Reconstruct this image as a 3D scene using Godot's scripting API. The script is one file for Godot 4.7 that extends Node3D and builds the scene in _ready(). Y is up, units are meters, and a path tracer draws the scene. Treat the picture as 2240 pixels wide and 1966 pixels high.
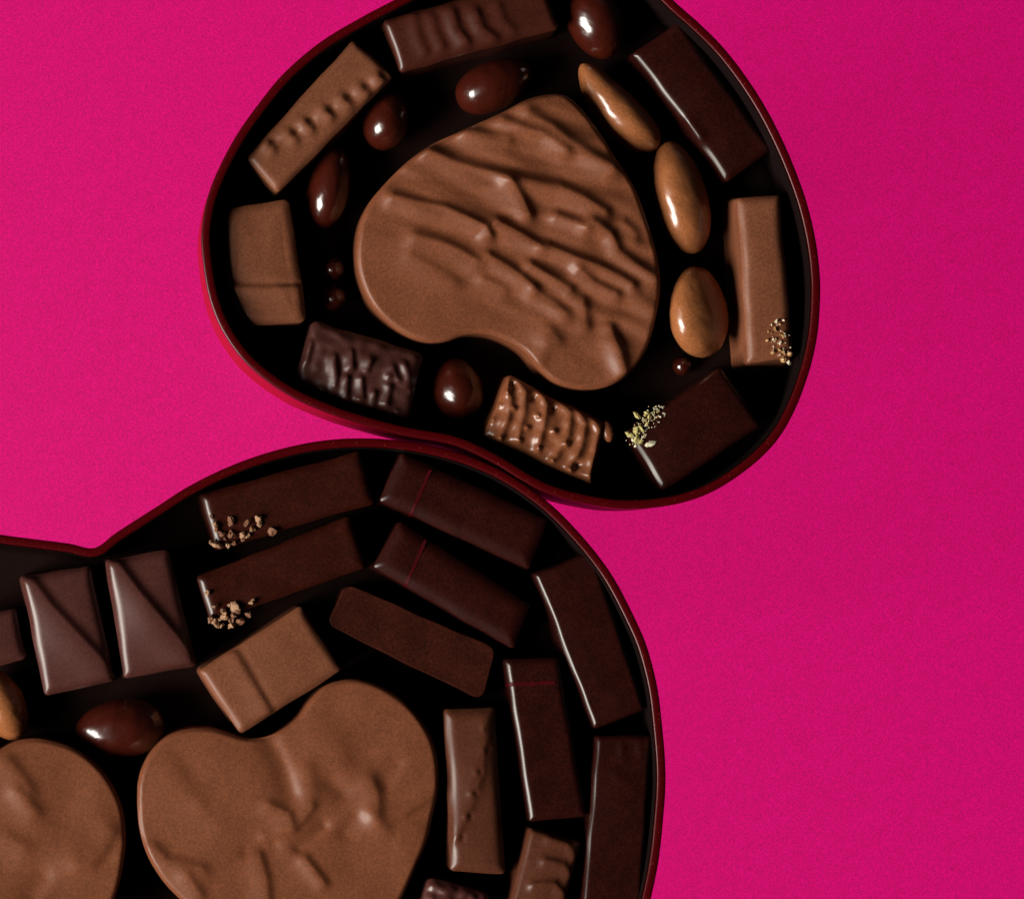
extends Node3D
# Two heart-shaped boxes of chocolates, photographed from straight above.
# Outlines are given in photograph pixels; 100 px are 1 cm at the height of the box rims.

const RIM := 0.58            # height of the box rims above the pink paper
const CAM := 1.58            # camera height
const BASE := 0.55           # underside of the boxes, lifted so their shadows land outside the frame
const TRAY := 0.5610         # black tray floor inside the boxes
const FOOT := Vector2(150.0, 1300.0)   # pixel straight below the lens
const PX := 0.0001           # metres per pixel at the rims

var M := {}
var taken := {}
var rng := RandomNumberGenerator.new()
var wob := FastNoiseLite.new()

# ---------------------------------------------------------------- helpers
func at(p: Vector2, y: float) -> Vector3:
	var s := (CAM - y) * PX
	return Vector3((p.x - FOOT.x) * s, y, (p.y - FOOT.y) * s)

func numbered(n: String) -> String:
	taken[n] = taken.get(n, -1) + 1
	return n if taken[n] == 0 else "%s_%03d" % [n, taken[n]]

func thing(called: String, label: String, category: String, where: Vector3, group := "") -> Node3D:
	var o := Node3D.new()
	o.name = numbered(called)
	add_child(o)
	o.position = where
	o.set_meta("label", label)
	o.set_meta("category", category)
	if group != "":
		o.set_meta("group", group)
	return o

func part(called: String, mesh: Mesh, m: Material, parent: Node) -> MeshInstance3D:
	var o := MeshInstance3D.new()
	o.name = called
	o.mesh = mesh
	o.material_override = m
	o.cast_shadow = GeometryInstance3D.SHADOW_CASTING_SETTING_ON
	parent.add_child(o, true)
	return o

func area(p: PackedVector2Array) -> float:
	var a := 0.0
	for i in p.size():
		a += p[i].cross(p[(i + 1) % p.size()])
	return a

func resample(p: PackedVector2Array, n: int) -> PackedVector2Array:
	var total := 0.0
	for i in p.size():
		total += p[i].distance_to(p[(i + 1) % p.size()])
	var out := PackedVector2Array()
	var step := total / n
	var need := 0.0
	var run := 0.0
	for i in p.size():
		var a := p[i]
		var b := p[(i + 1) % p.size()]
		var l := a.distance_to(b)
		while need <= run + l and out.size() < n:
			out.append(a.lerp(b, (need - run) / maxf(l, 1e-6)))
			need += step
		run += l
	while out.size() < n:
		out.append(p[0])
	if area(out) < 0.0:
		out.reverse()
	return out

func smooth(ctrl: Array, n: int) -> PackedVector2Array:   # closed curve through the control points
	var p := PackedVector2Array()
	var c := ctrl.size()
	for i in c:
		var a: Vector2 = ctrl[(i - 1 + c) % c]
		var b: Vector2 = ctrl[i]
		var d: Vector2 = ctrl[(i + 1) % c]
		var e: Vector2 = ctrl[(i + 2) % c]
		for k in 10:
			p.append(b.cubic_interpolate(d, a, e, k / 10.0))
	return resample(p, n)

func inset(corners: Array, d: float) -> Array:   # polygon with every edge moved inwards by d
	var c := corners.size()
	var turn := signf(area(PackedVector2Array(corners)))
	var out := []
	for i in c:
		var p: Vector2 = corners[i]
		var e1 := (p - Vector2(corners[(i - 1 + c) % c])).normalized()
		var e2 := (Vector2(corners[(i + 1) % c]) - p).normalized()
		var n1 := Vector2(-e1.y, e1.x) * turn
		var n2 := Vector2(-e2.y, e2.x) * turn
		out.append(p + (n1 + n2) / maxf(0.35, 1.0 + n1.dot(n2)) * d)
	return out

func rounded(corners: Array, like: Array, r: float, n: int, wobble: float) -> PackedVector2Array:
	var p := PackedVector2Array()
	var c := corners.size()
	var total := 0.0
	for i in c:
		total += like[i].distance_to(like[(i + 1) % c])
	for i in c:
		var b: Vector2 = corners[i]
		var before: Vector2 = corners[(i - 1 + c) % c]
		var after: Vector2 = corners[(i + 1) % c]
		var a: Vector2 = b.move_toward(before, r)
		var d: Vector2 = b.move_toward(after, r)
		for k in 8:
			p.append(a.bezier_interpolate(a.lerp(b, 0.6), d.lerp(b, 0.6), d, k / 7.0))
		var far: Vector2 = after.move_toward(b, r)
		var steps := maxi(3, int(n * like[i].distance_to(like[(i + 1) % c]) / total))
		for k in range(1, steps):
			p.append(d.lerp(far, float(k) / steps))
	if wobble > 0.0:
		for i in p.size():
			p[i] += Vector2(wob.get_noise_2d(p[i].x * 0.6, p[i].y * 0.6), wob.get_noise_2d(p[i].x * 0.6 + 900.0, p[i].y * 0.6)) * wobble * 2.0
	if area(PackedVector2Array(like)) < 0.0:
		p.reverse()
	return p

func normals2(p: PackedVector2Array) -> PackedVector2Array:   # pointing outwards
	var out := PackedVector2Array()
	var n := p.size()
	for i in n:
		var t := (p[(i + 1) % n] - p[(i - 1 + n) % n]).normalized()
		out.append(Vector2(t.y, -t.x))
	return out

func commit(v: PackedVector3Array, idx: PackedInt32Array) -> ArrayMesh:
	var nn := PackedVector3Array()
	nn.resize(v.size())
	for k in range(0, idx.size(), 3):
		var a := v[idx[k]]
		var f := (v[idx[k + 2]] - a).cross(v[idx[k + 1]] - a)
		for j in 3:
			nn[idx[k + j]] += f
	for i in nn.size():
		nn[i] = nn[i].normalized() if nn[i].length_squared() > 0.0 else Vector3.UP
	var arr := []
	arr.resize(Mesh.ARRAY_MAX)
	arr[Mesh.ARRAY_VERTEX] = v
	arr[Mesh.ARRAY_NORMAL] = nn
	arr[Mesh.ARRAY_INDEX] = idx
	var m := ArrayMesh.new()
	m.add_surface_from_arrays(Mesh.PRIMITIVE_TRIANGLES, arr)
	return m

# rings of equal size, each inside or above the one before
func loft(rings: Array, close_last: bool, close_first: bool) -> ArrayMesh:
	var n: int = rings[0].size()
	var v := PackedVector3Array()
	var idx := PackedInt32Array()
	for r in rings:
		v.append_array(r)
	for k in rings.size() - 1:
		for i in n:
			var j := (i + 1) % n
			var a := k * n + i
			var b := k * n + j
			var c := (k + 1) * n + j
			var d := (k + 1) * n + i
			idx.append_array([a, b, c, a, c, d])
	if close_last:
		var mid := Vector3.ZERO
		for q in rings[-1]:
			mid += q
		v.append(mid / n)
		var o := (rings.size() - 1) * n
		for i in n:
			idx.append_array([o + i, o + (i + 1) % n, v.size() - 1])
	if close_first:
		var s := v.size()
		v.append_array(rings[0])
		var mid2 := Vector3.ZERO
		for q in rings[0]:
			mid2 += q
		v.append(mid2 / n)
		for i in n:
			idx.append_array([s + (i + 1) % n, s + i, v.size() - 1])
	return commit(v, idx)

# height of a set of ridges at pixel q; ridge = [points, width, height, lit-side stretch]
func ridges(list: Array, q: Vector2) -> float:
	var h := 0.0
	for r in list:
		var pts: PackedVector2Array = r[0]
		var w: float = r[1]
		var box: Rect2 = r[4]
		if not box.has_point(q):
			continue
		var best := 1e9
		var side := 1.0
		if pts.size() == 1:
			best = q.distance_to(pts[0])
		for i in pts.size() - 1:
			var c := Geometry2D.get_closest_point_to_segment(q, pts[i], pts[i + 1])
			var d := q.distance_squared_to(c)
			if d < best:
				best = d
				side = (pts[i + 1] - pts[i]).normalized().cross(q - c) / maxf(sqrt(d), 0.01)
		if pts.size() > 1:
			best = sqrt(best)
		var ww := w * lerpf(1.0, r[3], 0.5 + 0.5 * clampf(side, -1.0, 1.0))
		h += float(r[2]) * exp(-best * best / (ww * ww))
	return h

func ridge(pts: Array, w: float, h: float, stretch := 2.0) -> Array:
	var p := PackedVector2Array(pts)
	var b := Rect2(p[0], Vector2.ZERO)
	for q in p:
		b = b.expand(q)
	return [p, w, h, stretch, b.grow(w * maxf(stretch, 1.0) * 2.4)]

# the same, from coordinates read off an enlargement
func zr(org: Vector2, k: float, pts: Array, w: float, h: float, stretch := 2.0, shift := Vector2.ZERO) -> Array:
	var out := []
	for q in pts:
		out.append(org + Vector2(q[0], q[1]) / k + shift)
	return ridge(out, w, h, stretch)

# a moulded or enrobed piece of chocolate: o = {pts, top, thick, bh, bv, flare, dome, ridges, noise, n, m}
func slab(o: Dictionary, centre: Vector3) -> ArrayMesh:
	var pts: PackedVector2Array = o.pts
	var n := pts.size()
	var nor := normals2(pts)
	var top: float = o.top
	var inner: PackedVector2Array = o.inner
	var bv: float = o.get("bv", 8.0) * PX
	var flare: float = o.get("flare", 4.0)
	var dome: float = o.get("dome", 7.0) * PX
	var rs: Array = o.get("ridges", [])
	var na: float = o.get("noise", 0.9)
	var nl: float = o.get("grain", 150.0)
	var rows: int = o.get("m", 16)
	var ripple: Callable = o.get("ripple", func(_q: Vector2) -> float: return 0.0)
	var tilt: Vector2 = o.get("tilt", Vector2.ZERO)
	var bottom: float = top - float(o.thick)
	var mid := Vector2.ZERO
	for q in pts:
		mid += q / n
	var quad: Array = o.get("quad", [])
	var ex := Vector2.ONE
	var ey := Vector2.ONE
	if quad.size() == 4:
		ex = (quad[1] + quad[2] - quad[0] - quad[3]) / 4.0
		ey = (quad[2] + quad[3] - quad[0] - quad[1]) / 4.0
	var rings := []
	for lv in [[bottom, flare], [bottom + 0.0012, flare * 0.7], [lerpf(bottom, top, 0.5), flare * 0.3], [top - bv * 1.3, 0.0]]:
		var r := PackedVector3Array()
		for i in n:
			r.append(at(pts[i] + nor[i] * float(lv[1]), top) * Vector3(1, 0, 1) + Vector3(0, float(lv[0]), 0) - centre)
		rings.append(r)
	for k in range(0, 9):
		var x := pow(k / 8.0, 1.5)
		var r := PackedVector3Array()
		for i in n:
			var q := pts[i].lerp(inner[i], x)
			var fade := smoothstep(0.0, 0.35, x)
			var swell := 0.0
			if quad.size() == 4:
				var u := (q - mid).cross(ey) / ex.cross(ey)
				var w := (q - mid).cross(ex) / ey.cross(ex)
				swell = maxf(0.0, 1.0 - u * u) * maxf(0.0, 1.0 - w * w) * dome
			var h: float = (ridges(rs, q) + ripple.call(q) + na * wob.get_noise_2d(q.x * 60.0 / nl, q.y * 60.0 / nl) * 2.0) * PX * fade
			r.append(at(q, top) + Vector3(0, -bv * pow(1.0 - x, 2.5) + swell + h + tilt.dot(q - mid) * PX * fade, 0) - centre)
		rings.append(r)
	for k in range(1, rows):
		var t := 1.0 - float(k) / rows
		var r := PackedVector3Array()
		for i in n:
			var q := mid + (inner[i] - mid) * t
			var h: float = (ridges(rs, q) + ripple.call(q) + na * wob.get_noise_2d(q.x * 60.0 / nl, q.y * 60.0 / nl) * 2.0) * PX
			var rise := 1.0 - t * t
			if quad.size() == 4:
				var u := (q - mid).cross(ey) / ex.cross(ey)
				var w := (q - mid).cross(ex) / ey.cross(ex)
				rise = maxf(0.0, 1.0 - u * u) * maxf(0.0, 1.0 - w * w)
			r.append(at(q, top) + Vector3(0, dome * rise + h + tilt.dot(q - mid) * PX, 0) - centre)
		rings.append(r)
	return loft(rings, true, true)

func chocolate(called: String, label: String, corners: Array, m: String, o := {}, group := "") -> Node3D:
	var d := {"top": 0.5755, "r": 9.0, "n": 168}
	d.merge(o, true)
	var c := Vector2.ZERO
	for q in corners:
		c += q / corners.size()
	if o.get("curve", false):
		d.pts = smooth(corners, d.n)
		var nor := normals2(d.pts)
		d.inner = PackedVector2Array()
		for i in d.pts.size():
			d.inner.append(d.pts[i] - nor[i] * float(d.get("bh", 8.0)))
	else:
		d.pts = rounded(corners, corners, d.r, d.n, d.get("wobble", 0.8))
		d.inner = rounded(inset(corners, d.get("bh", 8.0)), corners, d.r * 0.7, d.n, d.get("wobble", 0.8))
		if corners.size() == 4:
			d.quad = corners
	d.thick = float(d.top) - TRAY - 0.0002
	var base := at(c, d.top)
	base.y = TRAY + 0.0002
	var root := thing(called, label, "chocolate", base, group)
	part(o.get("body", "shell"), slab(d, base), M[m], root)
	return root

# almond-like dragee lying on the tray
func nut(called: String, label: String, category: String, c: Vector2, half: Vector2, deg: float, m: String, o := {}, group := "") -> void:
	var hi: float = o.get("high", 62.0)
	var taper: float = o.get("taper", -0.12)
	var bend: float = o.get("bend", 0.0)
	var skew: float = o.get("skew", 0.0)
	var low: float = TRAY + hi * PX
	var s: int = o.get("seed", int(c.x))
	var base := at(c, low)
	base.y = TRAY
	var root := thing(called, label, category, base, group)
	var rot := Vector2.from_angle(deg_to_rad(deg))
	var rings := []
	var rows := 44
	var n := 64
	for k in range(0, rows + 1):
		var u := -cos(PI * (0.002 + 0.996 * k / rows))
		var w := sqrt(maxf(0.0, 1.0 - u * u)) * (1.0 + taper * u)
		var r := PackedVector3Array()
		for i in n:
			var a := -TAU * i / n
			var x := u * half.x
			var y := cos(a) * w * half.y + bend * (1.0 - u * u)
			var z := sin(a) * w * hi
			y += skew * maxf(0.0, z / hi) * half.y
			var q := rot * x + rot.orthogonal() * y
			var sc := (CAM - low) * PX
			var b := 1.0 + (1.1 * wob.get_noise_3d(q.x * 1.5 + s, q.y * 1.5, z * 1.5) + 0.55 * wob.get_noise_3d(q.x * 8.0 + s, q.y * 8.0, z * 8.0)) / sqrt(q.length_squared() + z * z)
			r.append(Vector3(q.x * sc * b, hi * PX + z * PX * b, q.y * sc * b))
		rings.append(r)
	part("coating", loft(rings, true, true), M[m], root)

# a small irregular crumb
func lump(seed_: int, detail := 6) -> ArrayMesh:
	var rings := []
	var n := detail + 2
	for k in range(0, detail):
		var th := PI * (0.1 + 0.8 * k / (detail - 1.0))
		var r := PackedVector3Array()
		for i in n:
			var a := TAU * i / n
			var d := Vector3(cos(a) * sin(th), -cos(th), sin(a) * sin(th))
			r.append(d * (1.0 + 0.75 * wob.get_noise_3d(d.x * 38.0 + seed_ * 71.0, d.y * 38.0, d.z * 38.0)))
		rings.append(r)
	var smooth_mesh := loft(rings, true, true)
	var st := SurfaceTool.new()
	st.create_from(smooth_mesh, 0)
	st.deindex()
	var flat := st.commit_to_arrays()
	var v: PackedVector3Array = flat[Mesh.ARRAY_VERTEX]
	var nn := PackedVector3Array()
	for k in range(0, v.size(), 3):
		var f := (v[k + 2] - v[k]).cross(v[k + 1] - v[k]).normalized()
		nn.append_array([f, f, f])
	var arr := []
	arr.resize(Mesh.ARRAY_MAX)
	arr[Mesh.ARRAY_VERTEX] = v
	arr[Mesh.ARRAY_NORMAL] = nn
	var m := ArrayMesh.new()
	m.add_surface_from_arrays(Mesh.PRIMITIVE_TRIANGLES, arr)
	return m

var lumps := []
func crumb(called: String, root: Node3D, p: Vector2, y: float, size: Vector3, m: Material) -> void:
	var o := part(called, lumps[rng.randi() % lumps.size()], m, root)
	o.position = at(p, y) - root.position
	o.rotation = Vector3(rng.randf() * TAU, rng.randf() * TAU, rng.randf() * TAU) if called != "pistachio_piece" else Vector3(0, rng.randf() * TAU, 0)
	o.scale = size * PX

# a smooth drop of coating squeezed out at the side of a piece
func nub(root: Node3D, p: Vector2, size: Vector3) -> void:
	var ball := SphereMesh.new()
	ball.radius = 1.0
	ball.height = 2.0
	ball.radial_segments = 24
	ball.rings = 12
	var o := part("drip", ball, M.milk_gloss, root)
	o.position = at(p, 0.5742) - root.position
	o.rotation.y = 0.2
	o.scale = size * PX

# ---------------------------------------------------------------- materials
func grain_texture(lo: float, hi: float, cloud: float, seed_: int, size := 512) -> ImageTexture:
	var g := RandomNumberGenerator.new()
	g.seed = seed_
	var raw := PackedFloat32Array()
	raw.resize(size * size)
	for i in raw.size():
		raw[i] = g.randf()
	var cl := FastNoiseLite.new()
	cl.seed = seed_
	cl.frequency = 0.02
	var soft := cl.get_seamless_image(size, size, false, false, 0.3).get_data()
	var data := PackedByteArray()
	data.resize(size * size)
	for y in size:
		for x in size:
			var s := raw[y * size + x] + raw[y * size + (x + 1) % size] + raw[((y + 1) % size) * size + x] + raw[((y + 1) % size) * size + (x + 1) % size]
			var t := clampf((s - 2.0) * 0.55 + 0.5, 0.0, 1.0)
			var f := lerpf(lo, hi, t) * (1.0 - cloud * soft[y * size + x] / 255.0)
			data[y * size + x] = int(255.0 * clampf(f, 0.0, 1.0))
	return ImageTexture.create_from_image(Image.create_from_data(size, size, false, Image.FORMAT_L8, data))

func mat(lin: Color, rough: float, tex: Texture2D = null, tile := 0.04, o := {}) -> StandardMaterial3D:
	var m := StandardMaterial3D.new()
	m.albedo_color = lin.linear_to_srgb()
	m.roughness = rough
	m.metallic_specular = o.get("spec", 0.5)
	if tex:
		m.albedo_texture = tex
		m.uv1_triplanar = true
		m.uv1_world_triplanar = true
		m.uv1_scale = Vector3.ONE / tile
	if o.has("coat"):
		m.clearcoat_enabled = true
		m.clearcoat = o.coat
		m.clearcoat_roughness = o.get("coat_rough", 0.1)
	if o.has("bump"):
		m.heightmap_enabled = true
		m.heightmap_texture = o.bump_tex
		m.heightmap_scale = o.bump
	return m

func speck_texture(size := 512) -> ImageTexture:   # maroon cloth with sparse golden threads
	var g := RandomNumberGenerator.new()
	g.seed = 77
	var img := Image.create(size, size, false, Image.FORMAT_RGB8)
	img.fill(Color(0.28, 0.002, 0.016))
	for i in 5200:
		var k := g.randf_range(0.23, 0.34)
		img.set_pixel(g.randi() % size, g.randi() % size, Color(k, 0.01, 0.05))
	for i in 300:
		var q := g.randf_range(0.45, 0.8)
		var x := g.randi() % (size - 2)
		var y := g.randi() % (size - 2)
		img.fill_rect(Rect2i(x, y, 2, 2 + i % 2), Color(q, q * 0.40, q * 0.24))
	return ImageTexture.create_from_image(img)

func materials() -> void:
	var fine := grain_texture(0.82, 1.0, 0.08, 5)
	var paper := grain_texture(0.80, 1.0, 0.02, 9)
	var cloud := grain_texture(0.70, 1.0, 0.22, 12)
	M.paper = mat(Color(0.94, 0.0, 0.258), 0.44, paper, 0.07, {"spec": 0.46})
	M.milk = mat(Color(0.264, 0.090, 0.043), 0.42, fine, 0.08, {"spec": 0.4})
	M.milk_heart = mat(Color(0.262, 0.083, 0.036), 0.46, fine, 0.08, {"spec": 0.36, "coat": 0.08, "coat_rough": 0.2})
	M.milk_dark = mat(Color(0.125, 0.038, 0.019), 0.34, fine, 0.08, {"spec": 0.42})
	M.cocoa_bar = mat(Color(0.082, 0.019, 0.011), 0.32, fine, 0.08, {"spec": 0.45})
	M.dark = mat(Color(0.043, 0.0070, 0.0048), 0.28, cloud, 0.08, {"spec": 0.47})
	M.dark_satin = mat(Color(0.047, 0.0070, 0.0048), 0.31, cloud, 0.08, {"spec": 0.42})
	M.dark_brown = mat(Color(0.062, 0.0100, 0.0052), 0.31, cloud, 0.08, {"spec": 0.46})
	M.dark_plum = mat(Color(0.105, 0.031, 0.025), 0.36, fine, 0.08, {"spec": 0.5})
	M.milk_gloss = mat(Color(0.300, 0.098, 0.042), 0.30, fine, 0.08, {"spec": 0.5})
	M.dark_ridged = mat(Color(0.080, 0.024, 0.019), 0.42, fine, 0.08, {"spec": 0.45})
	M.plate = mat(Color(0.068, 0.0130, 0.0066), 0.34, cloud, 0.08, {"spec": 0.4})
	M.caramel = mat(Color(0.46, 0.160, 0.056), 0.26, fine, 0.08, {"spec": 0.68})
	M.cocoa = mat(Color(0.068, 0.0090, 0.0040), 0.23, fine, 0.08, {"spec": 0.72})
	M.red_cloth = mat(Color(1, 1, 1), 0.30, speck_texture(), 0.03, {"spec": 0.4})
	M.red_wall = mat(Color(0.46, 0.001, 0.022), 0.5, fine, 0.045, {"spec": 0.25})
	M.lining = mat(Color(0.010, 0.005, 0.005), 0.6, fine, 0.02, {"spec": 0.18})
	M.tray = mat(Color(0.016, 0.007, 0.006), 0.9, fine, 0.04, {"spec": 0.12})
	M.stripe = mat(Color(0.075, 0.0015, 0.004), 0.32, fine, 0.045)
	M.nib = mat(Color(0.38, 0.21, 0.115), 0.6)
	M.nib_dark = mat(Color(0.20, 0.080, 0.040), 0.6)
	M.pistachio = mat(Color(0.50, 0.43, 0.16), 0.6)
	M.pale = mat(Color(0.80, 0.76, 0.55), 0.5)
	M.salt = mat(Color(0.78, 0.66, 0.50), 0.3)
	M.amber = mat(Color(0.50, 0.30, 0.13), 0.3)
	var clear := StandardMaterial3D.new()
	clear.albedo_color = Color(1, 1, 1, 0.04)
	clear.transparency = BaseMaterial3D.TRANSPARENCY_ALPHA
	clear.roughness = 0.05
	M.clear = clear

# ---------------------------------------------------------------- the boxes
func ring_at(p: PackedVector2Array, nor: PackedVector2Array, inset: float, y: float, o: Vector3) -> PackedVector3Array:
	var r := PackedVector3Array()
	for i in p.size():
		var q := p[i] - nor[i] * inset
		r.append(Vector3((q.x - FOOT.x) * PX, y, (q.y - FOOT.y) * PX) - o)
	return r

func heart_box(label: String, p: PackedVector2Array, added_posts: Array) -> void:
	var c := Vector2.ZERO
	for q in p:
		c += q / p.size()
	var o := Vector3((c.x - FOOT.x) * PX, 0.0, (c.y - FOOT.y) * PX)
	var root := thing("heart_box", label, "box", o, "open heart boxes of chocolates")
	var nor := normals2(p)
	part("side_wall", loft([ring_at(p, nor, 0, BASE, o), ring_at(p, nor, 0, BASE + 0.01, o), ring_at(p, nor, 0, RIM - 20.0 * PX, o)], false, false), M.red_wall, root)
	var rings := []
	rings.append(ring_at(p, nor, -0.6, RIM - 22.0 * PX, o))
	for k in 13:
		var a := PI * k / 12.0
		rings.append(ring_at(p, nor, 9.0 - 9.6 * cos(a), RIM - 5.0 * PX * (1.0 - pow(sin(a), 0.5)), o))
	rings.append(ring_at(p, nor, 18.6, RIM - 22.0 * PX, o))
	part("rim", loft(rings, false, false), M.red_cloth, root)
	part("lining", loft([ring_at(p, nor, 19.0, RIM - 12.0 * PX, o), ring_at(p, nor, 20.0, RIM - 7.0 * PX, o), ring_at(p, nor, 21.0, RIM - 9.0 * PX, o), ring_at(p, nor, 21.0, RIM - 0.012, o), ring_at(p, nor, 21.0, BASE + 0.001, o)], false, false), M.lining, root)
	part("tray", loft([ring_at(p, nor, 20.6, TRAY - 0.0012, o), ring_at(p, nor, 20.6, TRAY, o), ring_at(p, nor, 40.0, TRAY, o)], true, true), M.tray, root)
	part("base", loft([ring_at(p, nor, 1.0, BASE + 0.0001, o), ring_at(p, nor, 1.0, BASE + 0.002, o), ring_at(p, nor, 20.0, BASE + 0.002, o)], true, true), M.red_wall, root)
	for f in added_posts:
		var cy := CylinderMesh.new()
		cy.top_radius = 0.006
		cy.bottom_radius = 0.006
		cy.height = BASE - 0.0002
		var added_post := part("added_post", cy, M.clear, root)  # unseen clear post, added to hold the box up and shift its shadow away
		added_post.position = Vector3((f.x - FOOT.x) * PX, BASE * 0.5, (f.y - FOOT.y) * PX) - o

func heart_ripple(q: Vector2) -> float:   # finer wrinkles over the pointed end, none on the smooth lobe
	var f := (q.x - 900.0) * 0.6 - (q.y - 600.0) * 0.8
	var m := smoothstep(-20.0, 180.0, f)
	if m <= 0.0:
		return 0.0
	var a := q.x * 0.96 + q.y * 0.28
	var c := q.y * 0.96 - q.x * 0.28
	return m * (4.4 * wob.get_noise_2d(a * 0.38, c * 1.3) + 0.4 * wob.get_noise_2d(a * 0.8 + 500.0, c * 2.6))

func V(list: Array) -> Array:
	var out := []
	for i in range(0, list.size(), 2):
		out.append(Vector2(list[i], list[i + 1]))
	return out

# a coloured line printed across a bar and down its lit side
func stripe(root: Node3D, a: Vector2, b: Vector2, across: Vector2, top: float, bh: float, bv: float, w: float) -> void:
	var out := (b - a).normalized()
	var v := PackedVector3Array()
	var idx := PackedInt32Array()
	var rows := []
	for k in 13:
		rows.append([a.lerp(b - out * bh, k / 12.0), 0.0])
	for k in range(1, 7):
		var x := 1.0 - k / 6.0
		rows.append([b - out * bh * x, -bv * PX * pow(1.0 - x, 2.5)])
	rows.append([b + out * 1.0, -bv * PX - 0.003])
	for k in rows.size():
		for s in [-0.5, 0.5]:
			var edge: float = s * (1.0 + 0.5 * wob.get_noise_2d(k * 37.0 + a.x, s * 400.0))
			var q: Vector2 = rows[k][0] + across * w * edge + out * (0.8 if k > 12 else 0.0)
			v.append(at(q, top) + Vector3(0, float(rows[k][1]) + 0.00012, 0) - root.position)
	for k in rows.size() - 1:
		var i := k * 2
		idx.append_array([i, i + 1, i + 3, i, i + 3, i + 2])
	var m := commit(v, idx)
	part("stripe", m, M.stripe, root).set_meta("label", "thin red line printed across the bar")

# ---------------------------------------------------------------- scene
func _ready() -> void:
	rng.seed = 4
	wob.seed = 3
	wob.frequency = 0.016
	wob.fractal_type = FastNoiseLite.FRACTAL_NONE
	# camera: looks straight down; the picture is a crop up and to the right of the point below the lens
	var cam := Camera3D.new()
	cam.name = "camera"
	cam.near = 0.05
	cam.far = 20.0
	cam.projection = Camera3D.PROJECTION_FRUSTUM
	cam.size = 1966.0 * PX * cam.near
	cam.frustum_offset = Vector2(1120.0 - FOOT.x, FOOT.y - 983.0) * PX * cam.near
	add_child(cam)
	cam.position = Vector3(0, CAM, 0)
	cam.rotation_degrees = Vector3(-90, 0, 0)
	cam.current = true
	# dark studio, one softbox low on the left
	var env := WorldEnvironment.new()
	env.environment = Environment.new()
	env.environment.background_mode = Environment.BG_COLOR
	env.environment.background_color = Color(0.006, 0.005, 0.0055).linear_to_srgb()
	env.environment.tonemap_mode = Environment.TONE_MAPPER_LINEAR
	env.environment.tonemap_exposure = 1.0
	env.environment.sdfgi_enabled = true
	env.environment.ssao_enabled = true
	env.environment.ssil_enabled = true
	add_child(env)
	var key := AreaLight3D.new()
	key.name = "softbox"
	key.area_size = Vector2(2.4, 2.4)
	key.light_energy = 45.0
	key.light_color = Color(1.0, 0.975, 0.935)
	key.area_range = 14.0
	key.area_attenuation = 2.0
	key.shadow_enabled = true
	add_child(key)
	var aim := at(Vector2(1000, 1000), 0.57)
	var away := Vector3(-0.93, 0, 0.37).normalized() * cos(deg_to_rad(31.0)) + Vector3.UP * sin(deg_to_rad(31.0))
	key.look_at_from_position(aim + away * 5.0, aim, Vector3.UP)

	materials()
	for i in 7:
		lumps.append(lump(i))

	# the pink paper
	var sheet := PlaneMesh.new()
	sheet.size = Vector2(4, 4)
	var ground := part("paper_backdrop", sheet, M.paper, self)
	ground.set_meta("kind", "structure")
	ground.set_meta("label", "bright pink paper backdrop under both boxes")

	# ------------------------------------------------ upper box
	var up := V([862,0, 790,38, 702,91, 623,158, 564,229, 517,296, 479,367, 453,434, 441,500, 442,553, 452,625, 468,682, 492,732, 526,780, 564,817, 606,848, 650,874, 700,896, 750,915, 806,932, 862,947, 910,957, 960,965, 1000,975, 1040,992, 1090,1018, 1140,1049, 1185,1073, 1240,1092, 1308,1106, 1360,1112, 1428,1110, 1497,1098, 1565,1072, 1634,1027, 1684,982, 1716,940, 1741,893, 1760,845, 1777,790, 1790,723, 1795,644, 1793,588, 1785,526, 1770,459, 1751,400, 1720,323, 1679,241, 1632,167, 1582,103, 1529,50, 1473,0, 1415,-62, 1350,-120, 1280,-160, 1210,-170, 1130,-150, 1050,-108, 960,-52])
	heart_box("smaller dark red heart box with its notch against the bigger box", smooth(up, 420), V([861,478, 1335,668, 1414,115]))
	# ------------------------------------------------ lower box
	var right := V([206,1199, 251,1167, 307,1131, 354,1101, 400,1071, 456,1041, 512,1016, 567,996, 623,980, 679,968, 735,961, 790,959, 846,961, 905,968, 960,979, 1014,994, 1058,1011, 1102,1032, 1161,1069, 1219,1116, 1278,1178, 1322,1233, 1352,1280, 1384,1342, 1411,1402, 1429,1462, 1441,1520, 1449,1590, 1455,1660, 1456,1720, 1452,1780, 1444,1860, 1432,1930, 1412,2010, 1375,2110, 1310,2230, 1220,2370, 1110,2520, 990,2670, 870,2810, 760,2930, 690,3000])
	var ax := Vector2(0.22, 0.9755)
	var nx := Vector2(0.9755, -0.22)
	var low := right.duplicate()
	low.append(Vector2(206, 1199) + ax * 1890.0)
	for i in range(right.size() - 1, 0, -1):
		var rel: Vector2 = right[i] - right[0]
		low.append(right[0] + ax * rel.dot(ax) - nx * rel.dot(nx))
	heart_box("bigger dark red heart box with a deep notch", smooth(low, 560), V([100,1500, 1200,1500, 600,2600]))

	upper_box()
	lower_box()

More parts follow.
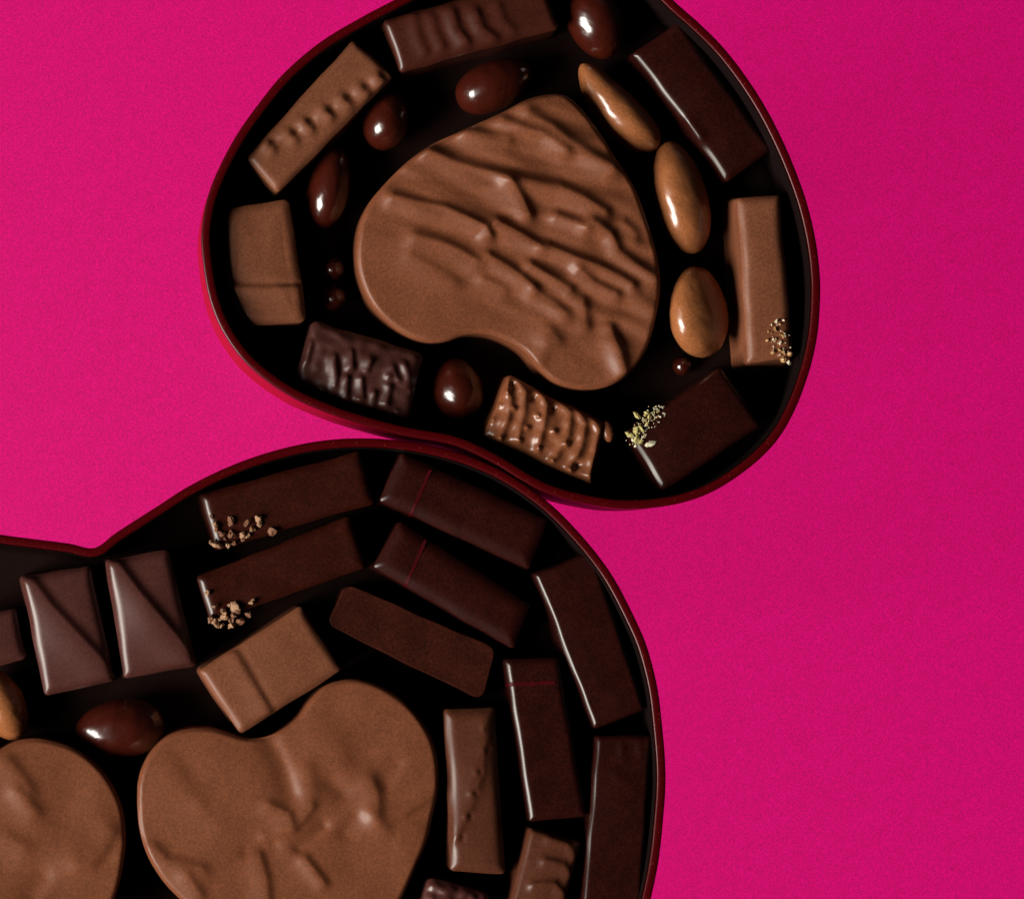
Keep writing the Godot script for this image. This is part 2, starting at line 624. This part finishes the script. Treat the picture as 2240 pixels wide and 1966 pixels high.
func upper_box() -> void:
	var z1 := Vector2(400, 0)
	# bar with arched fork marks
	var zb := Vector2(820, 0)
	chocolate("ridged_chocolate_bar", "reddish brown bar with arched fork marks across its middle", V([837,44, 1183,-52, 1223,62, 877,158]), "cocoa_bar", {"r": 10.0, "bh": 17.1, "bv": 8.8, "m": 26, "noise": 0.8, "ridges": [
		zr(zb, 4.645, [[440,150],[480,350],[550,500]], 9, 5, 2.0, Vector2(-9, 2)),
		zr(zb, 4.645, [[620,180],[660,330],[720,450]], 10, 6, 2.2, Vector2(-9, 2)),
		zr(zb, 4.645, [[830,130],[870,290],[960,400]], 11, 9, 2.2, Vector2(-9, 2)),
		zr(zb, 4.645, [[1070,130],[1130,290],[1240,370]], 11, 8, 2.2, Vector2(-9, 2)),
		zr(zb, 4.645, [[1300,60],[1350,200],[1430,280]], 9, 4, 2.2, Vector2(-9, 2))]})
	# bar with a row of dents
	var dents := []
	for q in [[1490,580],[1365,660],[1230,740],[1095,830],[945,920],[830,1000],[660,1070]]:
		var p := z1 + Vector2(q[0], q[1]) / 3.407
		dents.append(ridge([p + Vector2(-12, -2), p + Vector2(0, 10)], 9.0, 7.0, 2.2))
		dents.append(ridge([p + Vector2(4, -6)], 9.0, -4.0, 1.0))
	chocolate("notched_chocolate_bar", "milk chocolate bar with a row of seven small dents along it", V([773,85, 861,167, 607,423, 538,346]), "milk", {"r": 9.0, "bh": 19.0, "bv": 8.8, "m": 26, "ridges": dents, "dome": 2.0})
	# square with one fold
	chocolate("creased_chocolate_square", "milk chocolate square with one fold across it beside two small beads", V([494,456, 633,433, 672,704, 546,712, 510,675, 491,605]), "milk", {"r": 16.0, "bh": 26.6, "bv": 11.2, "m": 24, "dome": 4.0, "ridges": [
		ridge([Vector2(490, 628), Vector2(580, 632), Vector2(680, 627)], 6.0, 4.5, 3.5), ridge([Vector2(490, 618), Vector2(680, 618)], 7.0, -2.5, 1.0)]})
	# big wrinkled heart
	var zh := Vector2(760, 180)
	var kz := 2.5625
	var s := Vector2(-5, 8)
	var hr := [
		zr(zh, kz, [[470,370],[600,430],[740,475],[880,505],[1050,535],[1200,570],[1330,630],[1450,705]], 11, 9, 2.4, s),
		zr(zh, kz, [[270,622],[430,660],[560,690],[680,740],[780,790],[800,830]], 9, 9, 2.8, s),
		zr(zh, kz, [[860,765],[980,830],[1080,890]], 9, 8, 2.2, s),
		zr(zh, kz, [[1140,900],[1300,970],[1420,1010],[1540,1070],[1600,1110]], 9, 8, 2.2, s),
		zr(zh, kz, [[1030,160],[1150,230],[1250,310],[1360,380],[1490,455]], 14, 11, 1.9, s),
		zr(zh, kz, [[890,190],[1000,245],[1100,275],[1230,360]], 10, 7, 2.0, s),
		zr(zh, kz, [[680,252],[820,278],[900,290]], 10, 6, 2.0, s),
		zr(zh, kz, [[935,555],[1000,650],[1035,725]], 10, 8, 2.4, Vector2(-9, 3)),
		zr(zh, kz, [[1190,730],[1290,770],[1340,800]], 10, 7, 2.0, s),
		zr(zh, kz, [[1390,770],[1480,830],[1530,930],[1620,1000],[1730,1080]], 11, 9, 2.0, s),
		zr(zh, kz, [[1560,770],[1620,830]], 10, 5, 2.0, s),
		zr(zh, kz, [[400,850],[550,890],[660,940],[720,975]], 11, 7, 2.4, s),
		zr(zh, kz, [[370,960],[500,1030],[600,1085]], 11, 3, 2.2, s),
		zr(zh, kz, [[810,960],[930,1030],[1040,1120]], 10, 8, 2.2, s),
		zr(zh, kz, [[1040,1010],[1130,1065],[1250,1135]], 10, 8, 2.0, s),
		zr(zh, kz, [[1310,1040],[1400,1110],[1510,1165]], 10, 8, 2.0, s),
		zr(zh, kz, [[780,1090],[880,1140]], 10, 4, 2.0, s),
		zr(zh, kz, [[1080,1165],[1160,1215],[1230,1280]], 11, 6, 2.0, s),
		zr(zh, kz, [[1340,1220],[1360,1350]], 11, 6, 2.2, Vector2(-10, 3)),
		zr(zh, kz, [[1500,1380],[1550,1500],[1575,1610]], 10, 9, 2.4, Vector2(-10, 3)),
		zr(zh, kz, [[1160,1390],[1190,1430]], 12, 5, 2.0, Vector2(-9, 3)),
		zr(zh, kz, [[1130,1480],[1100,1560]], 12, 4, 2.0, Vector2(-9, 0)),
		zr(zh, kz, [[1640,1180],[1720,1250]], 12, 4, 2.0, s)]
	var ho := V([1238,208, 1279,244, 1320,299, 1349,346, 1390,411, 1420,493, 1440,565, 1446,625, 1437,690, 1415,765, 1380,815, 1330,845, 1272,851, 1218,838, 1180,808, 1148,770, 1110,745, 1068,731, 1020,731, 975,746, 932,748, 888,733, 846,703, 812,664, 790,615, 780,560, 786,495, 808,443, 845,398, 890,354, 940,318, 1000,289, 1050,267, 1103,243, 1150,218, 1195,206])
	chocolate("heart_chocolate", "milk chocolate heart covered in slanting wavy wrinkles", ho, "milk_heart", {"curve": true, "n": 300, "m": 110, "top": 0.5762, "bh": 14.0, "bv": 10.0, "flare": 0.5, "dome": 4.0, "noise": 1.2, "ripple": heart_ripple, "ridges": hr.map(func(r): return ridge(Array(r[0]), r[1] * 1.3, r[2] * 1.65, r[3] * 0.9))})
	# dark bar by the right wall
	chocolate("dark_chocolate_bar", "very dark plain bar along the box wall beside the caramel nuts", V([1384,117, 1486,46, 1692,326, 1592,398]), "dark", {"top": 0.5725, "r": 9.0, "bh": 17.1, "bv": 8.8, "ridges": [ridge([Vector2(1506, 270), Vector2(1530, 300)], 16.0, 6.0, 1.0)]})
	# milk bar sprinkled with crystals
	var bar := chocolate("salted_chocolate_bar", "glossy milk chocolate bar sprinkled with pale crystals at one end", V([1614,431, 1708,427, 1738,782, 1636,794]), "milk", {"r": 8.0, "bh": 22.8, "bv": 11.2, "flare": 16.0, "dome": 3.0, "m": 22})
	for i in 46:
		var a := rng.randf() * TAU
		var d := sqrt(rng.randf()) * (22.0 + 30.0 * rng.randf())
		var p := Vector2(1704, 744) + Vector2(cos(a) * d * 0.75, sin(a) * d)
		if p.x > 1733.0 or p.y > 785.0:
			continue
		var k := rng.randf_range(0.9, 2.4) if i > 9 else rng.randf_range(3.0, 4.8)
		crumb("crystal", bar, p, 0.5758 + k * 0.3 * PX, Vector3(k, k * 0.8, k * 1.2), M.salt if rng.randf() < 0.6 else M.amber)
	crumb("crystal", bar, Vector2(1714, 788), 0.5755, Vector3(5, 5, 6), M.amber)
	crumb("crystal", bar, Vector2(1727, 793), 0.5753, Vector3(6, 5, 8), M.salt)
	# dark square with pistachio
	var sq := chocolate("pistachio_chocolate_square", "very dark square topped with green pistachio crumbs on one corner", V([1371,944, 1578,802, 1668,930, 1452,1074]), "dark", {"r": 9.0, "bh": 17.1, "bv": 8.8})
	var zp := Vector2(1380, 860)
	for q in [[640,1640,17,9],[190,1500,8,12],[340,1150,7,15],[170,1220,9,11],[520,650,8,5],[540,1010,8,6],[200,720,14,6],[610,770,6,7],[330,1590,9,8],[30,1370,7,7],[-60,1330,8,7],[-120,1290,7,6]]:
		crumb("pistachio_piece", sq, zp + Vector2(q[0], q[1]) / 14.95, 0.5760, Vector3(q[2] * 0.62, 4.0, q[3] * 0.62), M.pale if q[0] == 640 else M.pistachio)
	for i in 120:
		var t := rng.randf()
		var p := Vector2(1432, 884).lerp(Vector2(1378, 958), t) + Vector2(rng.randfn() * 8.0, rng.randfn() * 8.0) + Vector2(9, 4)
		if rng.randf() < 0.3:
			p += Vector2(rng.randf() * 14.0, rng.randf() * 16.0)
		var k := rng.randf_range(0.8, 2.0)
		crumb("pistachio_crumb", sq, p, 0.5757 + k * 0.3 * PX, Vector3(k * 1.2, k, k), M.pale if rng.randf() < 0.55 else M.pistachio if rng.randf() < 0.6 else M.amber)
	for q in V([1390,975, 1385,962, 1398,966, 1379,948]):
		crumb("pistachio_crumb", sq, q, 0.5755, Vector3(3, 3, 3), M.pale)
	# fork-marked milk square
	var zf := Vector2(1040, 790)
	var kf := 6.1875
	var fr := []
	for r in [[[420,260],[470,520],[420,800],[330,1040]], [[560,200],[680,420],[640,700],[560,1050]], [[910,360],[960,600],[900,900],[830,1200]], [[1170,470],[1280,700],[1240,1000],[1050,1350]], [[1370,590],[1480,850],[1420,1150],[1280,1480]], [[1550,670],[1680,950],[1640,1250],[1560,1550]]]:
		fr.append(zr(zf, kf, r, 9.5, 7.0 + 2.0 * rng.randf(), 1.25))
	for q in [[420,420],[320,590],[230,790],[850,1180],[1030,1350],[600,1080],[1280,1480],[330,1050],[920,390],[1180,490],[840,740],[1060,950],[1230,1130],[700,900],[520,640]]:
		fr.append(zr(zf, kf, [q], 6.5, 7.0, 1.0))
	for q in [[510,310],[1370,1400],[800,500],[1060,650]]:
		fr.append(zr(zf, kf, [q], 9.0, -9.0, 1.0))
	var fk := chocolate("rippled_chocolate_square", "golden milk chocolate square with deep rippled ridges and scalloped edge", V([1114,820, 1324,926, 1295,1061, 1060,954]), "milk_gloss", {"r": 8.0, "bh": 17.1, "bv": 11.2, "m": 34, "n": 240, "noise": 1.2, "grain": 40.0, "wobble": 2.0, "ridges": fr})
	nub(fk, Vector2(1329, 944), Vector3(13, 12, 24))
	# fork-marked dark square
	var zd := Vector2(620, 680)
	var kd := 6.01
	var dr := []
	for r in [[[400,420],[350,640]], [[720,600],[740,850],[720,960]], [[940,540],[950,720]], [[880,880],[870,1150]], [[1070,900],[1085,1130]], [[1190,650],[1150,760]], [[1240,1080],[1220,1270]], [[1490,740],[1530,850]], [[1440,1000],[1400,1200]], [[1640,700],[1700,860]]]:
		dr.append(zr(zd, kd, r, 7.0, 8.0, 2.0, Vector2(-8, 2)))
	for q in [[330,1030],[520,1060],[760,1160],[980,1180],[1150,1290],[1500,1340],[1690,1060],[1380,860],[1520,920]]:
		dr.append(zr(zd, kd, [q], 8.0, 6.0, 1.0))
	chocolate("rippled_dark_square", "dark chocolate square with lumpy rippled top between milk square and dark nut", V([684,700, 926,774, 896,920, 642,850]), "dark_ridged", {"r": 14.0, "bh": 20.9, "bv": 12.5, "m": 34, "n": 240, "noise": 1.4, "grain": 38.0, "wobble": 2.0, "ridges": dr})
	# nuts
	nut("dark_nut", "dark cocoa nut beside the dented milk bar, nearer the arched-mark bar", "nut", Vector2(846, 265), Vector2(64, 48), -70, "cocoa", {"high": 66.0}, "glossy dark cocoa nuts")
	nut("dark_nut", "slender dark cocoa nut beside the dented milk bar, nearer the two beads", "nut", Vector2(720, 410), Vector2(90, 46), -78, "cocoa", {"high": 64.0}, "glossy dark cocoa nuts")
	nut("dark_nut", "dark cocoa nut with streaked highlight lying against the wrinkled heart", "nut", Vector2(1080, 187), Vector2(88, 54), -24, "cocoa", {"high": 68.0}, "glossy dark cocoa nuts")
	nut("dark_nut", "large dark cocoa nut by the end of the arched-mark bar", "nut", Vector2(1304, 50), Vector2(82, 60), 70, "cocoa", {"high": 68.0}, "glossy dark cocoa nuts")
	nut("dark_nut", "dark cocoa nut between the rippled dark square and rippled milk square", "nut", Vector2(1000, 850), Vector2(68, 56), -100, "cocoa", {"high": 66.0}, "glossy dark cocoa nuts")
	nut("caramel_nut", "narrow curved caramel nut tapering towards the large dark nut", "nut", Vector2(1354, 233), Vector2(124, 48), 48, "caramel", {"high": 66.0, "taper": 0.22, "bend": -12.0}, "glossy caramel nuts")
	nut("caramel_nut", "longest plump caramel nut with a long white gleam", "nut", Vector2(1490, 432), Vector2(126, 58), 76, "caramel", {"high": 68.0, "taper": 0.06, "skew": -0.2}, "glossy caramel nuts")
	nut("caramel_nut", "rounded caramel nut beside the crystal-sprinkled bar", "nut", Vector2(1530, 682), Vector2(100, 62), 84, "caramel", {"high": 82.0, "taper": 0.12, "skew": -0.55}, "glossy caramel nuts")
	nut("cocoa_bead", "tiny dark bead next to the folded milk square", "bead", Vector2(727, 590), Vector2(25, 25), 0, "cocoa", {"high": 40.0, "taper": 0.0}, "tiny dark beads")
	nut("cocoa_bead", "tiny dark bead next to the rippled dark square", "bead", Vector2(729, 653), Vector2(27, 27), 0, "cocoa", {"high": 40.0, "taper": 0.0}, "tiny dark beads")
	nut("cocoa_bead", "tiny dark bead against the rounded end of a caramel nut", "bead", Vector2(1492, 800), Vector2(21, 21), 0, "cocoa", {"high": 24.0, "taper": 0.0}, "tiny dark beads")

func lower_box() -> void:
	# folded dark squares
	chocolate("creased_dark_square", "plum dark square with diagonal fold between a plain dark square and its twin", V([43,1262, 197,1236, 251,1489, 97,1524]), "dark_plum", {"r": 10.0, "bh": 22.8, "bv": 11.2, "m": 36, "noise": 0.7, "ridges": [ridge([Vector2(62, 1262), Vector2(110, 1325), Vector2(236, 1458)], 13.0, 9.0, 4.5)]}, "dark squares with a diagonal fold")
	chocolate("creased_dark_square", "plum dark square with diagonal fold right at the box notch", V([229,1224, 369,1201, 430,1456, 270,1486]), "dark_plum", {"r": 10.0, "bh": 22.8, "bv": 11.2, "m": 36, "noise": 0.7, "ridges": [ridge([Vector2(243, 1216), Vector2(300, 1292), Vector2(412, 1424)], 13.0, 10.5, 4.5)]}, "dark squares with a diagonal fold")
	chocolate("dark_chocolate_square", "plain dark square next to the plum folded square", V([-90,1352, 32,1330, 57,1440, -66,1474]), "dark_plum", {"r": 10.0, "bh": 19.0, "bv": 8.8})
	# bars with cocoa nibs
	var zn := Vector2(400, 950)
	var b1 := chocolate("nib_topped_bar", "dark bar with cocoa nibs, touching the box wall", V([436,1080, 788,986, 819,1101, 473,1203]), "dark_brown", {"r": 9.0, "bh": 22.8, "bv": 10.0, "dome": 0.5}, "dark bars topped with cocoa nibs")
	for q in [[370,670,9],[375,705,8],[505,690,9],[590,660,10],[600,700,7],[695,765,10],[545,745,8],[265,735,10],[300,775,9],[385,790,10],[375,760,6],[465,795,9],[510,795,7],[270,870,11],[355,875,9],[400,855,7],[225,850,7],[220,645,5],[250,700,6],[470,830,5],[330,820,5]]:
		crumb("cocoa_nib", b1, zn + Vector2(q[0], q[1]) / 3.588, 0.5755 + q[2] * 0.35 * PX, Vector3(q[2] * 0.78, q[2] * 0.62, q[2] * 0.92), M.nib if rng.randf() < 0.62 else M.nib_dark)
	var b2 := chocolate("nib_topped_bar", "dark bar with cocoa nibs, between its twin and the milk square", V([430,1262, 766,1128, 800,1242, 461,1361]), "dark_brown", {"r": 9.0, "bh": 22.8, "bv": 10.0, "dome": 0.5, "noise": 1.4}, "dark bars topped with cocoa nibs")
	for q in [[190,1245,7],[250,1355,10],[320,1390,9],[325,1425,10],[405,1365,12],[430,1385,8],[545,1315,10],[510,1415,8],[215,1450,11],[240,1465,7],[265,1490,8],[305,1500,7],[380,1500,10],[450,1470,11],[400,1420,9],[385,1455,8],[360,1345,5],[285,1455,5]]:
		crumb("cocoa_nib", b2, zn + Vector2(q[0], q[1]) / 3.588, 0.5755 + q[2] * 0.35 * PX, Vector3(q[2] * 0.78, q[2] * 0.62, q[2] * 0.92), M.nib if rng.randf() < 0.62 else M.nib_dark)
	# bars with a red line
	var g := "dark bars with a red line"
	var o := {"r": 8.0, "bh": 36.0, "bv": 12.0, "dome": 0.0, "noise": 0.0, "top": 0.5755}
	var s1 := chocolate("striped_dark_bar", "dark bar with a red line, along the box wall", V([878,988, 1200,1136, 1160,1246, 828,1094]), "dark_satin", o, g)
	stripe(s1, Vector2(941, 1028), Vector2(898, 1126), Vector2(0.91, 0.41), 0.5755, 36, 12, 7)
	var s2 := chocolate("striped_dark_bar", "dark bar with a red line, beside the flat rounded plate", V([874,1140, 1160,1322, 1125,1421, 816,1239]), "dark_satin", o, g)
	stripe(s2, Vector2(930, 1182), Vector2(887, 1281), Vector2(0.86, 0.5), 0.5755, 36, 12, 7)
	var s3 := chocolate("striped_dark_bar", "dark bar with a red line near its end, beside the brown notched bar", V([1105,1443, 1222,1438, 1283,1785, 1158,1799]), "dark", {"r": 7.0, "bh": 17.1, "bv": 8.8, "dome": 0.0, "noise": 0.0, "top": 0.5755}, g)
	stripe(s3, Vector2(1214, 1493), Vector2(1112, 1497), Vector2(0.16, -0.99), 0.5755, 17, 8.75, 9)
	# flat moulded plate
	chocolate("chocolate_plate", "flat thin brown plate with rounded corners and a fine pale rim", V([756,1275, 1087,1418, 1054,1532, 714,1366]), "plate", {"r": 24.0, "bh": 3.0, "bv": 3.0, "flare": 0.0, "dome": 0.0, "noise": 0.0, "top": 0.5720})
	# milk square with fold
	chocolate("creased_chocolate_square", "pale milk chocolate square with one fold pointing into the heart's dip", V([434,1466, 659,1324, 747,1466, 526,1607]), "milk", {"r": 9.0, "bh": 20.9, "bv": 10.0, "m": 26, "dome": 2.0, "ridges": [ridge([Vector2(500, 1415), Vector2(519, 1440), Vector2(584, 1550), Vector2(600, 1575)], 9.0, 3.6, 2.8), ridge([Vector2(520, 1415), Vector2(604, 1555)], 10.0, -1.5, 1.0)]})
	# long dark bars at the wall
	chocolate("dark_chocolate_bar", "plain dark bar at the wall, its end meeting a red-lined bar's corner", V([1168,1255, 1297,1206, 1413,1553, 1301,1594]), "dark", {"r": 7.0, "bh": 13.3, "bv": 8.8, "dome": 3.0})
	chocolate("dark_chocolate_bar", "plain dark bar with faint pale smudges, lying along the box wall", V([1305,1608, 1428,1609, 1400,2035, 1268,2030]), "dark", {"r": 7.0, "bh": 13.3, "bv": 8.8, "dome": 2.0, "noise": 0.9, "ridges": [ridge([Vector2(1360, 1630), Vector2(1362, 1650)], 9.0, 2.5, 1.0), ridge([Vector2(1398, 1628), Vector2(1402, 1650)], 9.0, 2.5, 1.0), ridge([Vector2(1350, 1700), Vector2(1385, 1720)], 10.0, 2.5, 1.0)]})
	# notched milk bar
	var zk := Vector2(850, 1450)
	var nr := [ridge([Vector2(1064, 1585), Vector2(1052, 1690), Vector2(1026, 1765), Vector2(992, 1835)], 12.0, 4.5, 2.4)]
	for q in [[745,480],[740,650],[685,810],[650,970],[610,1140],[550,1300]]:
		nr.append(zr(zk, 3.407, [q], 6.5, -2.4, 1.0))
		nr.append(zr(zk, 3.407, [[q[0] - 40, q[1]]], 8.0, 2.0, 1.0))
	chocolate("notched_chocolate_bar", "brown bar with a slanting ridge and tiny notches beside the smooth heart", V([973,1551, 1084,1547, 1107,1912, 985,1907]), "milk_dark", {"r": 9.0, "bh": 26.6, "bv": 12.5, "m": 30, "noise": 1.2, "ridges": nr})
	chocolate("rippled_chocolate_square", "milk chocolate piece with arched ripples at the end of a red-lined bar", V([1158,1810, 1272,1841, 1215,2060, 1100,2028]), "milk_dark", {"r": 8.0, "bh": 15.2, "bv": 10.0, "m": 26, "ridges": [
		zr(zk, 3.407, [[1200,1310],[1330,1350],[1400,1440]], 8, 5, 2.0), zr(zk, 3.407, [[1170,1470],[1300,1500],[1370,1580]], 8, 6, 2.0), zr(zk, 3.407, [[1080,1650],[1230,1640],[1330,1740]], 8, 6, 2.0)]})
	chocolate("dark_chocolate_square", "glossy dark square with rounded edge at the end of the brown notched bar", V([938,1918, 1073,1958, 1030,2108, 895,2066]), "dark_plum", {"r": 14.0, "bh": 24.7, "bv": 12.5, "noise": 2.0, "grain": 30.0})
	# hearts
	var zm := Vector2(300, 1440)
	var km := 2.92
	var mr := [
		zr(zm, km, [[860,540],[930,680],[985,860]], 13, -7, 1.6),
		zr(zm, km, [[1090,720],[1110,830]], 14, 5, 1.5),
		zr(zm, km, [[250,690],[340,830],[400,920]], 16, 4, 2.0, Vector2(-9, 3)),
		zr(zm, km, [[110,1190],[190,1270],[400,1315]], 11, 7, 2.0, Vector2(0, 9)),
		zr(zm, km, [[330,1400],[400,1500]], 11, 7, 2.0, Vector2(-3, 0)),
		zr(zm, km, [[860,930],[970,985],[985,1030]], 10, 7, 2.2, Vector2(-4, 4)),
		zr(zm, km, [[1110,950],[1050,1030],[1000,1080]], 9, 6, 1.8),
		zr(zm, km, [[1190,1080],[1130,1140],[1040,1210]], 9, -7, 1.6),
		zr(zm, km, [[820,1130],[900,1090]], 11, 6, 1.6),
		zr(zm, km, [[700,1230],[860,1190]], 10, -5, 1.5),
		zr(zm, km, [[1250,800],[1310,860]], 15, -5, 1.0),
		zr(zm, km, [[1520,780],[1550,850],[1555,950]], 12, 8, 2.2, Vector2(-9, 2)),
		zr(zm, km, [[1660,690],[1590,800]], 11, -4, 1.6),
		zr(zm, km, [[1930,850],[1820,930],[1700,1010],[1560,1060]], 8, 6, 3.0, Vector2(-2, -6)),
		zr(zm, km, [[1500,1010],[1570,1080]], 12, 5, 1.8),
		zr(zm, km, [[800,1270],[840,1400],[850,1536]], 10, 7, 2.4, Vector2(-8, 0)),
		zr(zm, km, [[1080,1280],[1190,1420]], 9, 7, 1.8, Vector2(-2, 2)),
		zr(zm, km, [[1330,1100],[1400,1020]], 12, -5, 1.5),
		zr(zm, km, [[500,1040],[420,920]], 18, 2.5, 1.5),
		zr(zm, km, [[1280,560],[1330,700]], 18, 3, 1.5),
		zr(zm, km, [[1700,1150],[1780,1120]], 16, 3, 1.5)]
	chocolate("heart_chocolate", "smooth milk chocolate heart with faint creases meeting at its centre", V([300,1735, 301,1714, 310,1680, 334,1639, 369,1608, 413,1593, 461,1593, 499,1603, 540,1614, 581,1611, 619,1594, 653,1567, 677,1533, 708,1502, 745,1488, 786,1486, 834,1501, 882,1532, 920,1573, 947,1621, 959,1676, 958,1731, 947,1785, 934,1841, 909,1900, 879,1966, 840,2035, 790,2095, 730,2130, 660,2140, 590,2115, 520,2070, 450,2016, 392,1966, 354,1925, 322,1872, 305,1816, 300,1765]), "milk_heart", {"curve": true, "n": 300, "m": 110, "top": 0.5762, "bh": 14.0, "bv": 10.0, "flare": 0.5, "dome": 4.0, "noise": 1.4, "grain": 170.0, "ridges": mr.map(func(r): return ridge(Array(r[0]), r[1] * 1.35, r[2] * 0.95, r[3]))})
	var zl := Vector2(0, 1466)
	var kl := 3.588
	var lr := [
		zr(zl, kl, [[90,700],[170,800],[250,910]], 13, 7, 2.0, Vector2(-9, 4)),
		zr(zl, kl, [[130,960],[260,1090]], 12, 6, 1.6),
		zr(zl, kl, [[890,1300],[820,1430],[720,1540],[640,1560]], 12, 7, 2.0, Vector2(-6, -6)),
		zr(zl, kl, [[960,1350],[940,1450]], 10, 5, 1.6),
		zr(zl, kl, [[80,1290],[190,1350]], 14, 6, 2.0, Vector2(-5, 8)),
		zr(zl, kl, [[340,1640],[250,1770]], 14, -6, 1.6),
		zr(zl, kl, [[450,1080],[560,1000]], 22, -2.5, 1.5),
		zr(zl, kl, [[500,1480],[600,1420]], 20, 3, 1.5)]
	chocolate("heart_chocolate", "milk chocolate heart with a rounded lobe beside a caramel nut", V([22,1627, 50,1617, 84,1615, 120,1622, 153,1633, 190,1655, 223,1686, 248,1722, 265,1761, 273,1800, 275,1842, 270,1884, 262,1926, 250,1966, 222,2030, 180,2090, 120,2140, 40,2170, -50,2160, -150,2110, -250,2030, -330,1940, -370,1850, -370,1770, -330,1700, -270,1665, -200,1655, -130,1672, -70,1672, -25,1653]), "milk_heart", {"curve": true, "n": 300, "m": 100, "top": 0.5762, "bh": 14.0, "bv": 10.0, "flare": 0.5, "dome": 4.0, "noise": 1.6, "grain": 170.0, "ridges": lr.map(func(r): return ridge(Array(r[0]), r[1] * 1.35, r[2] * 0.95, r[3]))})
	nut("caramel_nut", "caramel nut resting against the heart with a rounded lobe", "nut", Vector2(4, 1541), Vector2(82, 50), 66, "caramel", {"high": 66.0, "taper": 0.0}, "glossy caramel nuts")
	nut("dark_nut", "round dark cocoa nut beside the plum folded squares", "nut", Vector2(262, 1593), Vector2(98, 65), -6, "cocoa", {"high": 66.0, "taper": 0.08}, "glossy dark cocoa nuts")
